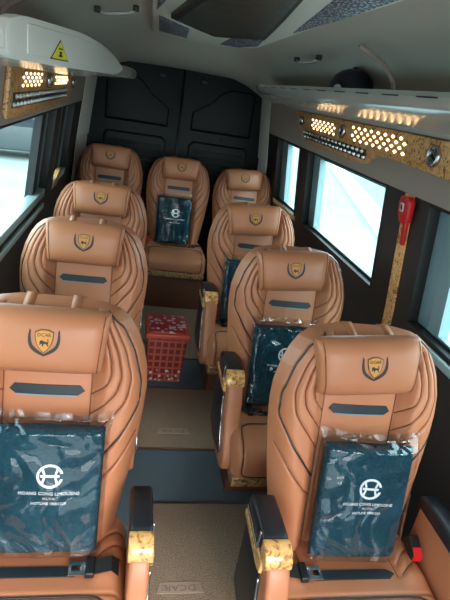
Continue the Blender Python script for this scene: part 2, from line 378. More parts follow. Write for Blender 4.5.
def arm_parts(root, sx, aisle):
    """sx: side of the seat (+1/-1) where the arm stands"""
    xi, xo = (.256 if sx > 0 else .244), .310
    def P(prof, a, b): return [(sx * a, y, z) for y, z in prof], [(sx * b, y, z) for y, z in prof]
    body = smooth_path([(.0, .640), (-.12, .640), (-.205, .645), (-.240, .610), (-.262, .55), (-.288, .47), (-.322, .40), (-.345, .345), (-.335, .30), (-.28, .275), (-.10, .27), (.0, .30)], 4)
    body = [tuple(p) for p in body]
    a = MB().prism(*P(body, xi, xo)).build('armrest', M['leather'], root, bevel=.012)
    sidep = [(-.005, .59), (-.15, .59), (-.195, .568), (-.21, .50), (-.25, .42), (-.285, .36), (-.27, .33), (-.10, .30), (-.005, .33)]
    MB().prism(*P(sidep, xo - .01, xo + .006)).build('side_panel', M['black_plastic'], a, bevel=.004)
    rim = smooth_path([(y, z) for y, z in sidep[2:7]], 4)
    MB().tube([(sx * (xo + .006), p[0], p[1]) for p in rim], .003, 6).build('panel_trim', M['silver'], a)
    fy = 0 if aisle else -.045
    pad = [(.010, .630), (.013, .665), (-.002, .677), (-.06, .682), (-.150 + fy, .682), (-.166 + fy, .676), (-.166 + fy, .630)]
    MB().prism(*P(pad, xi - .004, xo + .006)).build('arm_pad', M['black_leather'], a, bevel=.012)
    if not aisle: return
    band = [(-.163, .620), (-.163, .681), (-.183, .682), (-.205, .673), (-.219, .655), (-.222, .632), (-.21, .620)]
    strip = [(.005, .620), (.005, .597), (-.155, .584), (-.20, .592), (-.20, .632), (-.148, .632), (-.140, .610)]
    w = MB().prism(*P(band, xi - .004, xo + .007)); w.prism(*P(strip, xo, xo + .012)); w.build('wood_trim', M['arm_burl'], a, bevel=.004)
    MB().prism(*P([(.005, .636), (.005, .622), (-.146, .614), (-.146, .682), (-.138, .682), (-.134, .628)], xo + .004, xo + .010)).build('trim_strip', M['silver'], a, bevel=.002)

def make_seat(name, aisle):
    """aisle: +1 when the aisle is on the seat's +x side"""
    root = empty(name)
    o = bpy.data.objects.new('backrest', SEAT['back']); COL.objects.link(o); o.parent = root; back = o
    for s in (-1, 1): MB().tube(on_back([(s * p[0], p[1]) for p in dense(edge_p)], .0042), .0030, 6).build('edge_piping', M['piping'], back)
    for s in (-1, 1):
        st = MB()
        for c in chev: st.tube(on_back([(s * p[0], p[1]) for p in dense(c)], .0028), .0020, 6)
        st.tube(on_back([(s * p[0], p[1]) for p in smooth_path(panel_p[:-1], 14)], .0022), .0020, 6)
        st.build('seam_stitching', M['leather_seam'], back)
    f = lambda u, v, h: back_pt(u, v, float(back_d(np.array([u]), np.array([v]), False)[0]) + .004 + h)
    xs_ = np.linspace(-.086, .086, 19); n = len(xs_)
    def bar(top, bot, k): return [(x * k[0], top) for x in xs_] + [(x * k[1], bot) for x in xs_], [(i, i + 1, n + i + 1, n + i) for i in range(n - 1)]
    f = lambda u, v, h: back_pt(u, v, float(back_d(np.array([u]), np.array([v]), False)[0]) + .004 + h)
    V1, F1 = bar(.479, .463, (1.02, 1.17)); V2, F2 = bar(.463, .449, (1.17, .95))
    mb = MB(); plate(mb, V1, F1, f, .003); plate(mb, V2, F2, f, .003); mb.build('back_inlay', M['carbon'], back)
    V2, F2 = bar(.4505, .4470, (.95, .92)); mb = MB(); plate(mb, V2, F2, f, .0045); mb.build('inlay_trim', M['sash'], back)
    for sx in (-.062, .062):
        d = [back_pt(sx - .015, v, 0) for v in (0,)]
        path = [(v, float(back_d(np.array([sx]), np.array([v]), False)[0]) + .006) for v in (.64, .66, .68, .695, .706, .714, .720)] + [(.726, -.05), (.720, -.075), (.68, -.105)]
        a = [back_pt(sx - .014, v, q) for v, q in path]; b = [back_pt(sx + .014, v, q) for v, q in path]
        a2 = [back_pt(sx - .014, v - .004, q - .004) for v, q in path]; b2 = [back_pt(sx + .014, v - .004, q - .004) for v, q in path]; n = len(path)
        MB().add(a + b + b2 + a2, [(i + n * k, i + 1 + n * k, (i + 1 + n * (k + 1)) % (4 * n), (i + n * (k + 1)) % (4 * n)) for k in range(4) for i in range(n - 1)] + [(0, n, 2 * n, 3 * n), (n - 1, 2 * n - 1, 3 * n - 1, 4 * n - 1)], True).build('headrest_strap', M['leather'], back)
    h = bpy.data.objects.new('headrest', SEAT['head']); COL.objects.link(h); h.parent = root
    for s in (-1, 1): MB().tube([head_pt(s * .139 * (1 + .05 * w), HV + HH * w * .93, .0003) for w in np.linspace(-.96, .96, 14)], .0013, 5).build('headrest_seam', M['leather_seam'], h)
    make_emblem(h)
    c = bpy.data.objects.new('cushion', SEAT['cush']); COL.objects.link(c); c.parent = root
    pp = MB(); P = [(p[0], p[1]) for p in c_pipe]; P = P + [(-x, s) for x, s in P[-2:0:-1]]
    pp.tube([tuple(cush_pt(x, s, .003)) for x, s in P], .0028, 6, closed=True); pp.build('cushion_piping', M['piping'], c)
    for s in (-1, 1):
        st = MB()
        for q in c_seams[2:] + c_seams[:1]: st.tube([tuple(cush_pt(s * p[0], p[1], .001)) for p in q], .0015, 5)
        st.build('cushion_stitching', M['leather_seam'], c)
    f = lambda u, v, hh: tuple(cush_pt(u, .065 - v, hh + .001, False))
    mb = MB(); plate(mb, [(-.118, -.152), (.118, -.152), (-.118, -.136), (.138, -.136), (-.118, -.120), (.118, -.120)], [(0, 1, 3, 2), (2, 3, 5, 4)], f, .003); mb.build('cushion_inlay', M['carbon'], c)
    MB().box(-.25, .25, -.375, .05, .305, .352).build('cushion_rail', M['frame_burl'], root, bevel=.006)
    p = MB().box(-.19, .19, -.09, .20, 0, .31); p.build('seat_base', M['brown_plastic'], root, bevel=.01)
    arm_parts(root, 1, aisle == 1); arm_parts(root, -1, aisle == -1)
    # belt: webbing with its tongue on the aisle side, buckle on the other
    s = aisle; b = MB()
    BY = -.110
    def rib(x0, x1, y0, y1, z0, z1, t=.004):
        b.add([(s * x0, y0, z0), (s * x1, y1, z1), (s * x1, y1 - .046, z1 - .002), (s * x0, y0 - .046, z0 - .002), (s * x0, y0, z0 - t), (s * x1, y1, z1 - t), (s * x1, y1 - .046, z1 - t), (s * x0, y0 - .046, z0 - t)],
              [(0, 1, 2, 3), (4, 7, 6, 5), (0, 4, 5, 1), (1, 5, 6, 2), (2, 6, 7, 3), (3, 7, 4, 0)])
    rib(.236, .215, BY, BY, .505, .527); rib(.215, .165, BY, BY - .004, .527, .518)
    belt = b.build('belt_webbing', M['webbing'], root)
    MB().box(min(s * .17, s * .145), max(s * .17, s * .145), BY - .055, BY + .002, .504, .524).build('belt_tongue_grip', M['black_plastic'], belt, bevel=.004)
    t = MB(); xs = sorted((s * .147, s * .10)); t.box(xs[0], xs[1], BY - .048, BY - .036, .508, .512); t.box(xs[0], xs[1], BY - .018, BY - .006, .508, .512)
    t.box(*sorted((s * .108, s * .10)), BY - .038, BY - .016, .508, .512); t.box(*sorted((s * .147, s * .132)), BY - .038, BY - .016, .508, .512); t.build('belt_tongue', M['silver'], belt)
    bk = MB().prism([(-s * .213, -.03, .52), (-s * .213, -.10, .50), (-s * .213, -.10, .535), (-s * .213, -.05, .565)], [(-s * .248, -.03, .52), (-s * .248, -.10, .50), (-s * .248, -.10, .535), (-s * .248, -.05, .565)]).build('belt_buckle', M['black_plastic'], root, bevel=.005)
    MB().prism([(-s * .216, -.104, .508), (-s * .216, -.104, .532), (-s * .216, -.085, .547), (-s * .216, -.085, .52)], [(-s * .245, -.104, .508), (-s * .245, -.104, .532), (-s * .245, -.085, .547), (-s * .245, -.085, .52)]).build('buckle_button', M['red'], bk)
    return root
SEAT = dict(back=make_backrest_mesh(), head=make_headrest_mesh(), cush=make_cushion_mesh())
right_seat = make_seat('cabin_seat', -1)
left_seat = make_seat('cabin_seat', 1)
G_SEAT = 'tan leather cabin seats'
OFF = -.09
seats = [
 ('R', .590, 1.195, 'tan leather seat nearest the camera beside the right-hand windows'),
 ('R', .583, 1.985, 'tan leather seat directly behind the nearest right-hand seat, a bagged blanket on it'),
 ('R', .583, 2.840, 'third tan leather seat from the front on the window side with the red hammer'),
 ('L', -.335, 1.225, 'large tan leather seat at lower left, nearest the camera on the left'),
 ('L', -.332, 2.075, 'tan leather seat behind the nearest left-hand seat, nothing lying on it'),
 ('L', -.332, 2.915, 'third tan leather seat from the front in the left-hand row'),
 ('LB', -.370, 4.30, 'rear-row tan leather seat in the left corner by the black rear doors'),
 ('LB', .212, 4.30, 'middle tan leather seat of the rear row at the end of the aisle'),
 ('RB', .792, 4.30, 'rear-row tan leather seat in the right corner of the cabin'),
]
used = set()
REAR_BASE = MB().box(-.25, .25, -.31, .20, 0, .307).mesh('seat_base', M['brown_plastic'], bevel=.01)
for k, x, yh, lab in seats:
    proto = right_seat if k[0] == 'R' else left_seat
    if k not in ('R', 'L'): s = copy_tree(proto, skip=('armrest', ))
    elif k in used: s = copy_tree(proto)
    else: s = proto; used.add(k)
    s.scale = (1, 1, 1.04 if 'left corner' in lab else 1.02 if 'middle' in lab else 1)
    s.location = (x, yh + OFF, 0); tag(s, lab, 'seat', G_SEAT)
    if yh > 1.5 and k in ('R', 'L'):            # armrests of the rows behind sit a touch higher, or closer in on the left
        for ch in bpy.data.objects:
            if ch.parent == s and ch.name.startswith('armrest'): ch.location = (.026, .045, .024) if k == 'R' else (-.035, 0, -.03)
    if k not in ('R', 'L'):                     # the rear row stands on a full-width base
        for ch in list(bpy.data.objects):
            if ch.parent == s and ch.name.startswith('seat_base'): ch.data = REAR_BASE
    if 'nearest the camera beside' in lab:      # this headrest sits a little askew
        for ch in bpy.data.objects:
            if ch.parent == s and ch.name.startswith('headrest'):
                c_ = Vector(back_pt(0, HV, .05)); ch.matrix_local = Matrix.Translation(c_ + Vector((-.030, 0, 0))) @ Matrix.Rotation(math.radians(-5), 4, 'Y') @ Matrix.Translation(-c_)

# ------------------------------------------------------------------ blankets in plastic bags (one unit cell: base at z = 0, leaning back)
def make_bag(seed):
    rng = np.random.RandomState(seed); root = empty('bagged_blanket'); W, H, T = .136, .362, .034
    t = math.radians(12); s_, c_ = math.sin(t), math.cos(t)
    def pt(x, v, d): return (x, v * s_ - d * c_, v * c_ + d * s_)
    def nz(X, Y, amp, f, ph):
        return amp * (np.sin(X * f + ph + 2.1 * np.sin(Y * f * .6 + ph)) + .6 * np.sin(Y * f * 1.7 + 1.3 * ph + X * f * .8) + .4 * np.sin((X + Y) * f * 3.1 + ph * 2))
    def pillow(W, H, T, amp, f, z0, e=6, nu=45, nv=65):
        X, Y = np.meshgrid(np.linspace(-1, 1, nu), np.linspace(0, 1, nv)); q = (np.clip(1 - np.abs(X) ** e, 0, 1) * np.clip(1 - np.abs(2 * Y - 1) ** (e * 1.6), 0, 1)) ** .45
        mb = MB()
        for sg in (1, -1):
            D = sg * T * q + (nz(X, Y, amp, f, seed) * q if sg > 0 else 0)
            mb.grid([pt(X[j, i] * W, z0 + Y[j, i] * H, D[j, i]) for j in range(nv) for i in range(nu)], nu, nv, flip=sg < 0)
        return mb
    pillow(W, H, T, .0016, 4, .006).build('blanket', M['navy_cloth'], root, weld=True)
    # the film: a little larger, crimped above the blanket
    nu, nv = 61, 91; X, Y = np.meshgrid(np.linspace(-1, 1, nu), np.linspace(0, 1, nv)); HB = .400
    q = (np.clip(1 - np.abs(X) ** 7, 0, 1)) ** .4 * np.clip(Y / .03, 0, 1) ** .5 * (1 - sstep(.90, .955, Y)) + .06 * sstep(.9, .96, Y)
    mb = MB()
    for sg in (1, -1):
        D = sg * ((T + .006) * q + .0015) + (nz(X, Y, .0022, 3.5, seed + 1) + nz(X, Y, .0006, 9, seed + 2)) * (q if sg > 0 else q * .3) + .004 * sstep(.93, 1, Y) * (np.sin(X * 7 + seed) + .6 * np.sin(X * 17 + 2 * seed))
        WW = (W + .012) * (1 + .05 * sstep(.88, 1, Y)); Yh = Y * HB + sstep(.9, 1, Y) * (.004 * np.sin(X * 4 + seed) + .012 * np.abs(X) ** 3)
        mb.grid([pt(X[j, i] * WW[j, i], Yh[j, i], D[j, i]) for j in range(nv) for i in range(nu)], nu, nv, flip=sg < 0)
    mb.build('plastic_film', M['film'], root, weld=False)
    # white print
    def f(u, v, h):
        x = u + .008; y = v + .190; q = (max(1 - abs(x / W) ** 6, 0) * 1.) ** .45; Yn = (y - .006) / H
        D = T * q + float(nz(np.array(x / W), np.array(Yn), 0.0016, 4, seed)) * q
        return pt(x, y, D + .002 + h)
    mb = MB(); n = 40
    R = [(.033 * math.cos(a), .033 * math.sin(a)) for a in np.linspace(.25, 2 * PI - .25, n)]; r = [(.0265 * math.cos(a), .0265 * math.sin(a)) for a in np.linspace(.30, 2 * PI - .30, n)]
    plate(mb, R + r, [(i, i + 1, n + i + 1, n + i) for i in range(n - 1)], lambda u, v, h: f(u, v + .055, h), .001)
    for P in ([(-.018, -.0025), (.018, -.0025), (.018, .0025), (-.018, .0025)], [(-.016, .013), (-.012, .016), (-.0085, .004), (-.0125, .003)], [(.012, .016), (.016, .013), (.0125, .003), (.0085, .004)],
              [(-.0125, -.003), (-.0085, -.004), (-.012, -.016), (-.016, -.013)], [(.0085, -.004), (.0125, -.003), (.016, -.013), (.012, -.016)]):
        poly2(mb, [(x * 1.3, y * 1.3) for x, y in P], lambda u, v, h: f(u, v + .055, h), .001)
    for body, sz, dy in (('HOANG CONG LIMOUSINE', .0125, .006), ('H.L.V.N', .0095, -.008), ('HOTLINE 19001229', .0105, -.022)):
        V2, F2 = text2d(body, sz, .98); plate(mb, V2, F2, lambda u, v, h, dy=dy: f(u, v + dy, h), .001)
    mb.build('printed_logo', M['white_print'], root)
    return root
G_BAG = 'navy blankets in clear plastic bags'
bags = [(-.308, 1.225, 0, 3, 'navy blanket in clear plastic propped on the seat at lower left', 1.04),
        (.600, 1.195, -2, 5, 'navy blanket in clear plastic propped on the nearest right-hand seat, logo showing', 1.02),
        (.548, 1.985, 2, 8, 'bagged navy blanket on the second right-hand seat, half hidden by the front seat', 1.),
        (.545, 2.840, 0, 11, 'bagged navy blanket on the third right-hand seat, only its left edge showing', 1.),
        (.190, 4.30, 3, 14, 'bagged navy blanket on the middle seat of the rear row', 1.06)]
for x, yh, rz, sd, lab, sc in bags:
    b = make_bag(sd); b.location = (x, yh + OFF - .082, .512); b.rotation_euler = (0, 0, math.radians(rz)); b.scale = (sc, sc, sc); tag(b, lab, 'blanket', G_BAG)

# ------------------------------------------------------------------ the setting
PZ = [0, .85, 1.0, 1.5, 1.75, 1.82]; PX = [.875, .875, .862, .802, .775, .755]
def whw(z): return float(np.interp(z, PZ, PX))
def wp(side, y, z, d=0): return (XC + side * (whw(z) - d), y, z)          # d > 0: into the cabin
def wall_prism(mb, side, pts, d0, d1):
    return mb.prism([wp(side, y, z, d0) for y, z in pts], [wp(side, y, z, d1) for y, z in pts])
Y0, Y1 = -1.0, 4.75
tag(MB().box(XC - .95, XC + .95, Y0, Y1 + .1, -.06, 0).build('floor', M['carpet']), kind='structure')
def ceil_z(x, y):
    a = abs(x - XC); z = float(np.interp(a, [0, .35, .50, .62, .70, .755, .775], [2.035, 2.03, 2.00, 1.945, 1.895, 1.82, 1.76])); t = float(sstep(3.25, 4.7, y))
    zr = float(np.interp(a, [0, .45, .58, .68, .755, .775], [1.895, 1.885, 1.85, 1.80, 1.76, 1.74])); return z * (1 - t) + zr * t
nx, ny = 41, 40; V = []
xs = [XC + .775 * math.sin(t) for t in np.linspace(-PI / 2, PI / 2, nx)]; ys = np.linspace(Y0, Y1 + .05, ny)
for y in ys:
    for x in xs: V.append((x, y, ceil_z(x, y)))
cb = MB().grid(V, nx, ny, True); cb.grid([(x, y, z + .05) for x, y, z in V], nx, ny, True, flip=True)
tag(cb.build('ceiling', M['headliner']), kind='structure')
WZ0 = 1.0; WZT = {1: 1.5, -1: 1.532}
def side_wall(side, name, wins):
    WZ1 = WZT[side]
    mb = MB()
    wall_prism(mb, side, [(Y0, 0), (Y1, 0), (Y1, .85), (Y0, .85)], 0, -.06)
    wall_prism(mb, side, [(Y0, .85), (Y1, .85), (Y1, WZ0), (Y0, WZ0)], 0, -.06)
    e = Y0
    for a, b in sorted(wins) + [(Y1, Y1)]:
        if a > e: wall_prism(mb, side, [(e, WZ0), (a, WZ0), (a, WZ1), (e, WZ1)], 0, -.06)
        e = b
    w = tag(mb.build(name, M['dark_wall']), kind='structure')
    mb = MB(); wall_prism(mb, side, [(Y0, WZ1), (Y1, WZ1), (Y1, 1.75), (Y0, 1.75)], .004, -.06); wall_prism(mb, side, [(Y0, 1.75), (Y1, 1.75), (Y1, 1.82), (Y0, 1.82)], .004, -.06)
    tag(mb.build('trim_1' if side < 0 else 'trim_2', M['cove']), kind='structure')
RW = [(.35, 1.75), (2.12, 3.32), (3.52, 4.16)]
LW = [(.55, 3.24), (3.46, 4.05)]
STILE = {(0.35, 1.75): .19, (2.12, 3.32): .17, (3.52, 4.16): .22, (.55, 3.24): .26, (3.46, 4.05): .36}
side_wall(1, 'wall_right', RW); side_wall(-1, 'wall_left', LW)
wn = 1
for side, W_ in ((1, RW), (-1, LW)):
    for a, b in W_:
        fr = MB(); sr = STILE[(a, b)]; WZ1 = WZT[side]
        def band(mb, a0, b0, z0, z1, w, wr, d0, d1):
            wall_prism(mb, side, [(a0, z0), (b0, z0), (b0, z0 + w), (a0, z0 + w)], d0, d1); wall_prism(mb, side, [(a0, z1 - w), (b0, z1 - w), (b0, z1), (a0, z1)], d0, d1)
            wall_prism(mb, side, [(a0, z0 + w), (a0 + w, z0 + w), (a0 + w, z1 - w), (a0, z1 - w)], d0, d1); wall_prism(mb, side, [(b0 - wr, z0 + w), (b0, z0 + w), (b0, z1 - w), (b0 - wr, z1 - w)], d0, d1)
        band(fr, a, b, WZ0, WZ1, .010, .010, .006, -.075)
        w = tag(fr.build('window_%d' % wn, M['rubber'], bevel=.003), kind='structure')
        sa = MB(); band(sa, a + .010, b - .010, WZ0 + .010, WZ1 - .010, .012, sr * .55, -.040, -.070); sa.build('sash', M['sash'], w, bevel=.003)
        se = MB(); band(se, a + .022, b - .010 - sr * .5, WZ0 + .022, WZ1 - .022, .006, sr * .42, -.030, -.072); se.build('glass_seal', M['sash'] if side > 0 else M['rubber'], w)
        if side < 0:
            rl = MB(); wall_prism(rl, side, [(a + .01, WZ0 + .008), (b - .02, WZ0 + .008), (b - .02, WZ0 + .055), (a + .01, WZ0 + .055)], .004, -.058); rl.build('bottom_rail', M['sill_light'], w, bevel=.004)
        g = MB(); wall_prism(g, side, [(a + .026, WZ0 + .026), (b - .012 - sr * .9, WZ0 + .026), (b - .012 - sr * .9, WZ1 - .026), (a + .026, WZ1 - .026)], -.052, -.056); g.build('pane', M['glass'], w)
        wn += 1
# pale ledges under the windows
for side, yy, n in ((-1, (.4, 3.12), 3), (1, (.3, 1.66), 4)):
    mb = MB(); wall_prism(mb, side, [(yy[0], .955), (yy[1], .955), (yy[1], .990), (yy[0], .990)], .022, 0); tag(mb.build('trim_%d' % n, M['sill_light'], bevel=.006), kind='structure')
mb = MB(); wall_prism(mb, 1, [(3.50, .975), (4.16, .975), (4.16, 1.008), (3.50, 1.008)], .008, -.02); tag(mb.build('trim_5', M['arm_burl']), kind='structure')
mb = MB(); wall_prism(mb, -1, [(3.47, 1.0), (3.66, 1.0), (3.80, 1.06), (3.80, 1.09), (3.72, 1.09), (3.47, 1.025)], .009, -.02); tag(mb.build('trim_6', M['arm_burl']), kind='structure')
mb = MB()
for z0, z1 in ((.60, .85), (.85, 1.0), (1.0, 1.5)): wall_prism(mb, 1, [(1.872, z0), (1.936, z0), (1.936, z1), (1.872, z1)], .010, 0)
tag(mb.build('trim_7', M['wall_burl']), kind='structure')
for side, n, e in ((-1, 8, .045), (1, 9, .012)):               # pale corner posts beside the rear doors
    mb = MB()
    for z0, z1 in ((.72, 1.25), (1.25, 1.78)):
        mb.prism([wp(side, 4.50, z0, .008), wp(side, 4.50, z0, 0), wp(side, 4.50, z1, 0), wp(side, 4.50, z1, .008)], [wp(side, 4.74, z0, .03 + e), wp(side, 4.74, z0, 0), wp(side, 4.74, z1, 0), wp(side, 4.74, z1, .02 + e)])
    tag(mb.build('trim_%d' % n, M['headliner'], bevel=.01), kind='structure')
# rear doors
for n, (xa, xb, sg) in enumerate(((-.75, .181, -1), (.189, 1.06, 1))):
    d = tag(MB().box(xa, xb, 4.74, 4.80, 0, 1.93).build('door_%d' % (n + 1), M['door_dark'], bevel=.008), kind='structure')
    inn = .185 + sg * .10; out = .185 + sg * .66
    P = [(inn, 1.40), (inn, 1.56), (inn + sg * .06, 1.60), (inn + sg * .16, 1.66), (inn + sg * .25, 1.76), (inn + sg * .34, 1.80), (out, 1.80), (out, 1.40)]
    a = [(x, 4.742, z) for x, z in P]; cx = sum(p[0] for p in P) / 8; cz = sum(p[1] for p in P) / 8
    MB().prism(a, [(cx + (x - cx) * .94, 4.722, cz + (z - cz) * .9) for x, z in P]).build('upper_panel', M['door_dark'], d, bevel=.006)
    P = [(inn, .5), (inn, 1.28), (inn + sg * .04, 1.32), (out - sg * .03, 1.32), (out, 1.28), (out, .5)]
    MB().prism([(x, 4.742, z) for x, z in P], [(.185 + sg * .38 + (x - .185 - sg * .38) * .96, 4.725, .9 + (z - .9) * .96) for x, z in P]).build('lower_panel', M['door_dark'], d, bevel=.006)
    r = MB()
    for k in range(13): r.box(*sorted((inn + sg * .05, out - sg * .05)), 4.712, 4.728, .62 + k * .05, .645 + k * .05)
    r.build('ribbing', M['door_dark'], d, bevel=.004)
    MB().lathe([(.012, 4.735), (.012, 4.722), (.006, 4.72)], (0, 0, 0)).build('fastener', M['rubber'], d)
    f = bpy.data.objects[[c.name for c in d.children if c.name.startswith('fastener')][0]]; f.data.transform(Matrix.Translation((.185 + sg * .40, 0, 1.36)) @ Matrix(((1, 0, 0, 0), (0, 0, 1, 0), (0, 1, 0, 0), (0, 0, 0, 1))))
    MB().box(.185 + sg * .18 - .03, .185 + sg * .18 + .03, 4.71, 4.745, 1.80, 1.84).build('latch_cover', M['rubber'], d, bevel=.008)
tag(MB().tube([(.185, 4.735, .3), (.185, 4.735, 1.92)], .010, 8).build('trim_10', M['rubber']), kind='structure')

# ------------------------------------------------------------------ floor mats
def floor_mat(y0, y1, x0, x1, plate_y, plate_x, lab):
    r = empty('floor_mat', ((x0 + x1) / 2, (y0 + y1) / 2, 0)); cx, cy = r.location.x, r.location.y
    MB().box(x0 - cx, x1 - cx, y0 - cy, y1 - cy, .0005, .012).build('mat_pile', M['mat'], r, bevel=.004)
    b = MB()
    b.tube([(x0 - cx, y0 - cy, .008), (x1 - cx, y0 - cy, .008), (x1 - cx, y1 - cy, .008), (x0 - cx, y1 - cy, .008)], .006, 6, closed=True); b.build('bound_edge', M['brown_plastic'], r)
    if plate_y:
        P = [(-.09, -.022), (.09, -.022), (.077, .024), (-.077, .024)]; f = lambda u, v, h: (plate_x - cx + u, plate_y - cy + v, .012 + h)
        mb = MB(); poly2(mb, P, f, .002); p = mb.build('maker_plate', M['mat_plate'], r)
        mb = MB(); V2, F2 = text2d('DCAR', .036, 1.25); plate(mb, [(-x, -y) for x, y in V2], F2, f, .003)
        for k in (-1, 1):
            for j in (-.010, 0, .010): poly2(mb, [(k * .062 - .012, j - .001), (k * .062 + .012, j - .001), (k * .062 + .012, j + .001), (k * .062 - .012, j + .001)], f, .003)
        mb.build('plate_lettering', M['mat_text'], p)
    return tag(r, lab, 'mat', 'brown mats along the aisle')
floor_mat(1.14, 1.722, .0, .50, 1.302, .150, 'brown aisle mat nearest the camera between the two front armrests')
floor_mat(2.10, 2.665, -.03, .50, 2.24, .170, 'brown aisle mat between the red box and the bare strip of navy carpet')
floor_mat(3.05, 3.95, -.03, .52, None, 0, 'plain mat behind the red box, in front of the rear row')

# ------------------------------------------------------------------ red patterned box
r = empty('storage_box', (.125, 2.86, 0)); r.rotation_euler = (0, 0, math.radians(1))
def taper(z0, z1, w0, w1, d0, d1):
    return [(-w0, -d0, z0), (w0, -d0, z0), (w0, d0, z0), (-w0, d0, z0)], [(-w1, -d1, z1), (w1, -d1, z1), (w1, d1, z1), (-w1, d1, z1)]
MB().prism(*taper(0.001, .335, .108, .125, .11, .125)).build('box_body', M['plaid'], r, bevel=.012)
lid = MB().prism(*taper(.325, .362, .140, .138, .150, .148)).build('lid', M['lid_orange'], r, bevel=.010)
MB().prism(*taper(.360, .371, .118, .112, .128, .122)).build('lid_inset', M['lid_print'], lid, bevel=.004)
tag(r, 'red plaid lidded storage box on the aisle floor', 'box')

# ------------------------------------------------------------------ overhead racks
def sweep(mb, path, prof):
    """path: (x, y, k) with section points (dx, z) scaled by k"""
    n = len(prof); V = [(x + dx * k, y, zc + (z - zc) * kz) for (x, y, k, kz, zc) in path for dx, z in prof]
    m = len(path); fs = [(j * n + i, j * n + (i + 1) % n, (j + 1) * n + (i + 1) % n, (j + 1) * n + i) for j in range(m - 1) for i in range(n)]
    return mb.add(V, fs + [tuple(range(n))[::-1], tuple(range((m - 1) * n, m * n))], True)
rr = empty('luggage_rack', (.60, 1.0, 1.75)); o0 = rr.location
prof = [(0, 1.822), (-.006, 1.836), (0, 1.850), (.012, 1.850), (.018, 1.822), (.03, 1.8085), (.305, 1.8085), (.31, 1.742), (.285, 1.742), (.280, 1.736), (.262, 1.736), (.255, 1.750), (.12, 1.784), (.03, 1.803)]
path = [(.60, y, 1, 1, 1.8) for y in np.linspace(.2, 3.2, 12)] + [(.600, 3.40, 1, 1, 1.8), (.604, 3.56, .985, 1, 1.795), (.615, 3.68, .95, .97, 1.788), (.64, 3.77, .87, .9, 1.782), (.68, 3.83, .74, .8, 1.775), (.74, 3.86, .55, .6, 1.77)]
mb = MB(); sweep(mb, path, prof); mb.v = [(x - o0.x, y - o0.y, z - o0.z) for x, y, z in mb.v]
tr = mb.build('rack_tray', M['grey_plastic'], rr); tr.data.set_sharp_from_angle(angle=math.radians(40))
for k in range(14): MB().box(-.0075, .001, -.6 + k * .22, -.49 + k * .22, .083, .087).build('edge_slot', M['rubber'], tr)
tag(rr, 'long grey overhead luggage rack above the right-hand windows', 'luggage rack')
lr = empty('luggage_rack', (-.28, 1.0, 1.75)); o0 = lr.location
profl = [(0, 1.762), (.006, 1.770), (.004, 1.800), (-.004, 1.806), (-.012, 1.796), (-.10, 1.790), (-.33, 1.795), (-.335, 1.735), (-.27, 1.735), (-.14, 1.752)]
path = [(-.385, 1.04, .73, 1, 1.78), (-.345, 1.2, .87, 1, 1.78)] + [(-.300, y, .96, 1, 1.78) for y in np.linspace(1.45, 2.2, 6)] + [(-.275, 2.5, 1.02, 1.1, 1.78), (-.245, 2.9, 1.1, 1.25, 1.78), (-.222, 3.3, 1.15, 1.3, 1.785), (-.210, 3.6, 1.18, 1.1, 1.79), (-.225, 3.74, 1.05, .8, 1.795), (-.29, 3.84, .85, .4, 1.80)]
mb = MB(); sweep(mb, path, profl); mb.v = [(x - o0.x, y - o0.y, z - o0.z) for x, y, z in mb.v]
tr = mb.build('rack_tray', M['grey_plastic'], lr); tr.data.set_sharp_from_angle(angle=math.radians(40))
# white cover along its inner edge (plan curve, tall at the front, pointed at the rear)
plan = smooth_path([(-.384, .984), (-.374, .992), (-.338, 1.10), (-.303, 1.26), (-.282, 1.45), (-.272, 1.75), (-.270, 2.1), (-.268, 2.40), (-.264, 2.60), (-.260, 2.74)], 4)
def cover_z(y):
    top = float(np.interp(y, [.98, .988, 1.02, 1.3, 1.6, 2.1, 2.4, 2.6, 2.70, 2.74], [1.800, 1.822, 1.833, 1.838, 1.836, 1.828, 1.818, 1.808, 1.800, 1.796])); bot = float(np.interp(y, [.98, .99, 1.02, 2.1, 2.5, 2.74], [1.778, 1.766, 1.761, 1.763, 1.772, 1.791])); return bot, top
def cover_strip(d0, d1, f0, f1, plan):
    V = []
    for x, y in plan:
        b, t = cover_z(y); z0 = b + (t - b) * f0; z1 = b + (t - b) * f1
        V += [(x + d1 - o0.x, y - o0.y, z0 - 1.75), (x + d1 - o0.x, y - o0.y, z1 - 1.75), (x + d0 - o0.x, y - o0.y, z1 - 1.75), (x + d0 - o0.x, y - o0.y, z0 - 1.75)]
    m = len(plan); fs = [(j * 4 + i, j * 4 + (i + 1) % 4, (j + 1) * 4 + (i + 1) % 4, (j + 1) * 4 + i) for j in range(m - 1) for i in range(4)]
    return MB().add(V, fs + [(3, 2, 1, 0), (m * 4 - 4, m * 4 - 3, m * 4 - 2, m * 4 - 1)], False)
cv = cover_strip(-.016, .006, 0, 1, plan).build('rack_cover', M['white_plastic'], lr, bevel=.005)
inner = [p for p in plan if 1.03 < p[1] < 2.35]
cover_strip(.004, .0085, .18, .86, inner).build('raised_panel', M['white_plastic'], cv, bevel=.002)
def cov(u, v, h):           # u along y around 1.135, v up
    y = 1.163 + u; xs_ = np.array([p[0] for p in plan]); ys_ = np.array([p[1] for p in plan]); return (float(np.interp(y, ys_, xs_)) + .0085 + h - o0.x, y - o0.y, 1.789 - 1.75 + v * .9)
mb = MB(); poly2(mb, [(-.046, -.018), (.046, -.018), (0, .024)], cov, .0008); lbl = mb.build('warning_sticker', M['black_print'], cv)
mb = MB(); poly2(mb, [(-.040, -.0155), (.040, -.0155), (0, .0205)], cov, .0014); mb.build('sticker_face', M['warning_yellow'], lbl)
mb = MB(); poly2(mb, [(-.009, -.011), (.009, -.011), (.009, -.008), (.003, -.006), (.006, .0), (-.006, .0), (-.003, -.006), (-.009, -.008)], cov, .002); poly2(mb, [(-.010, .004), (.010, .004), (.008, .007), (-.008, .007)], cov, .002)
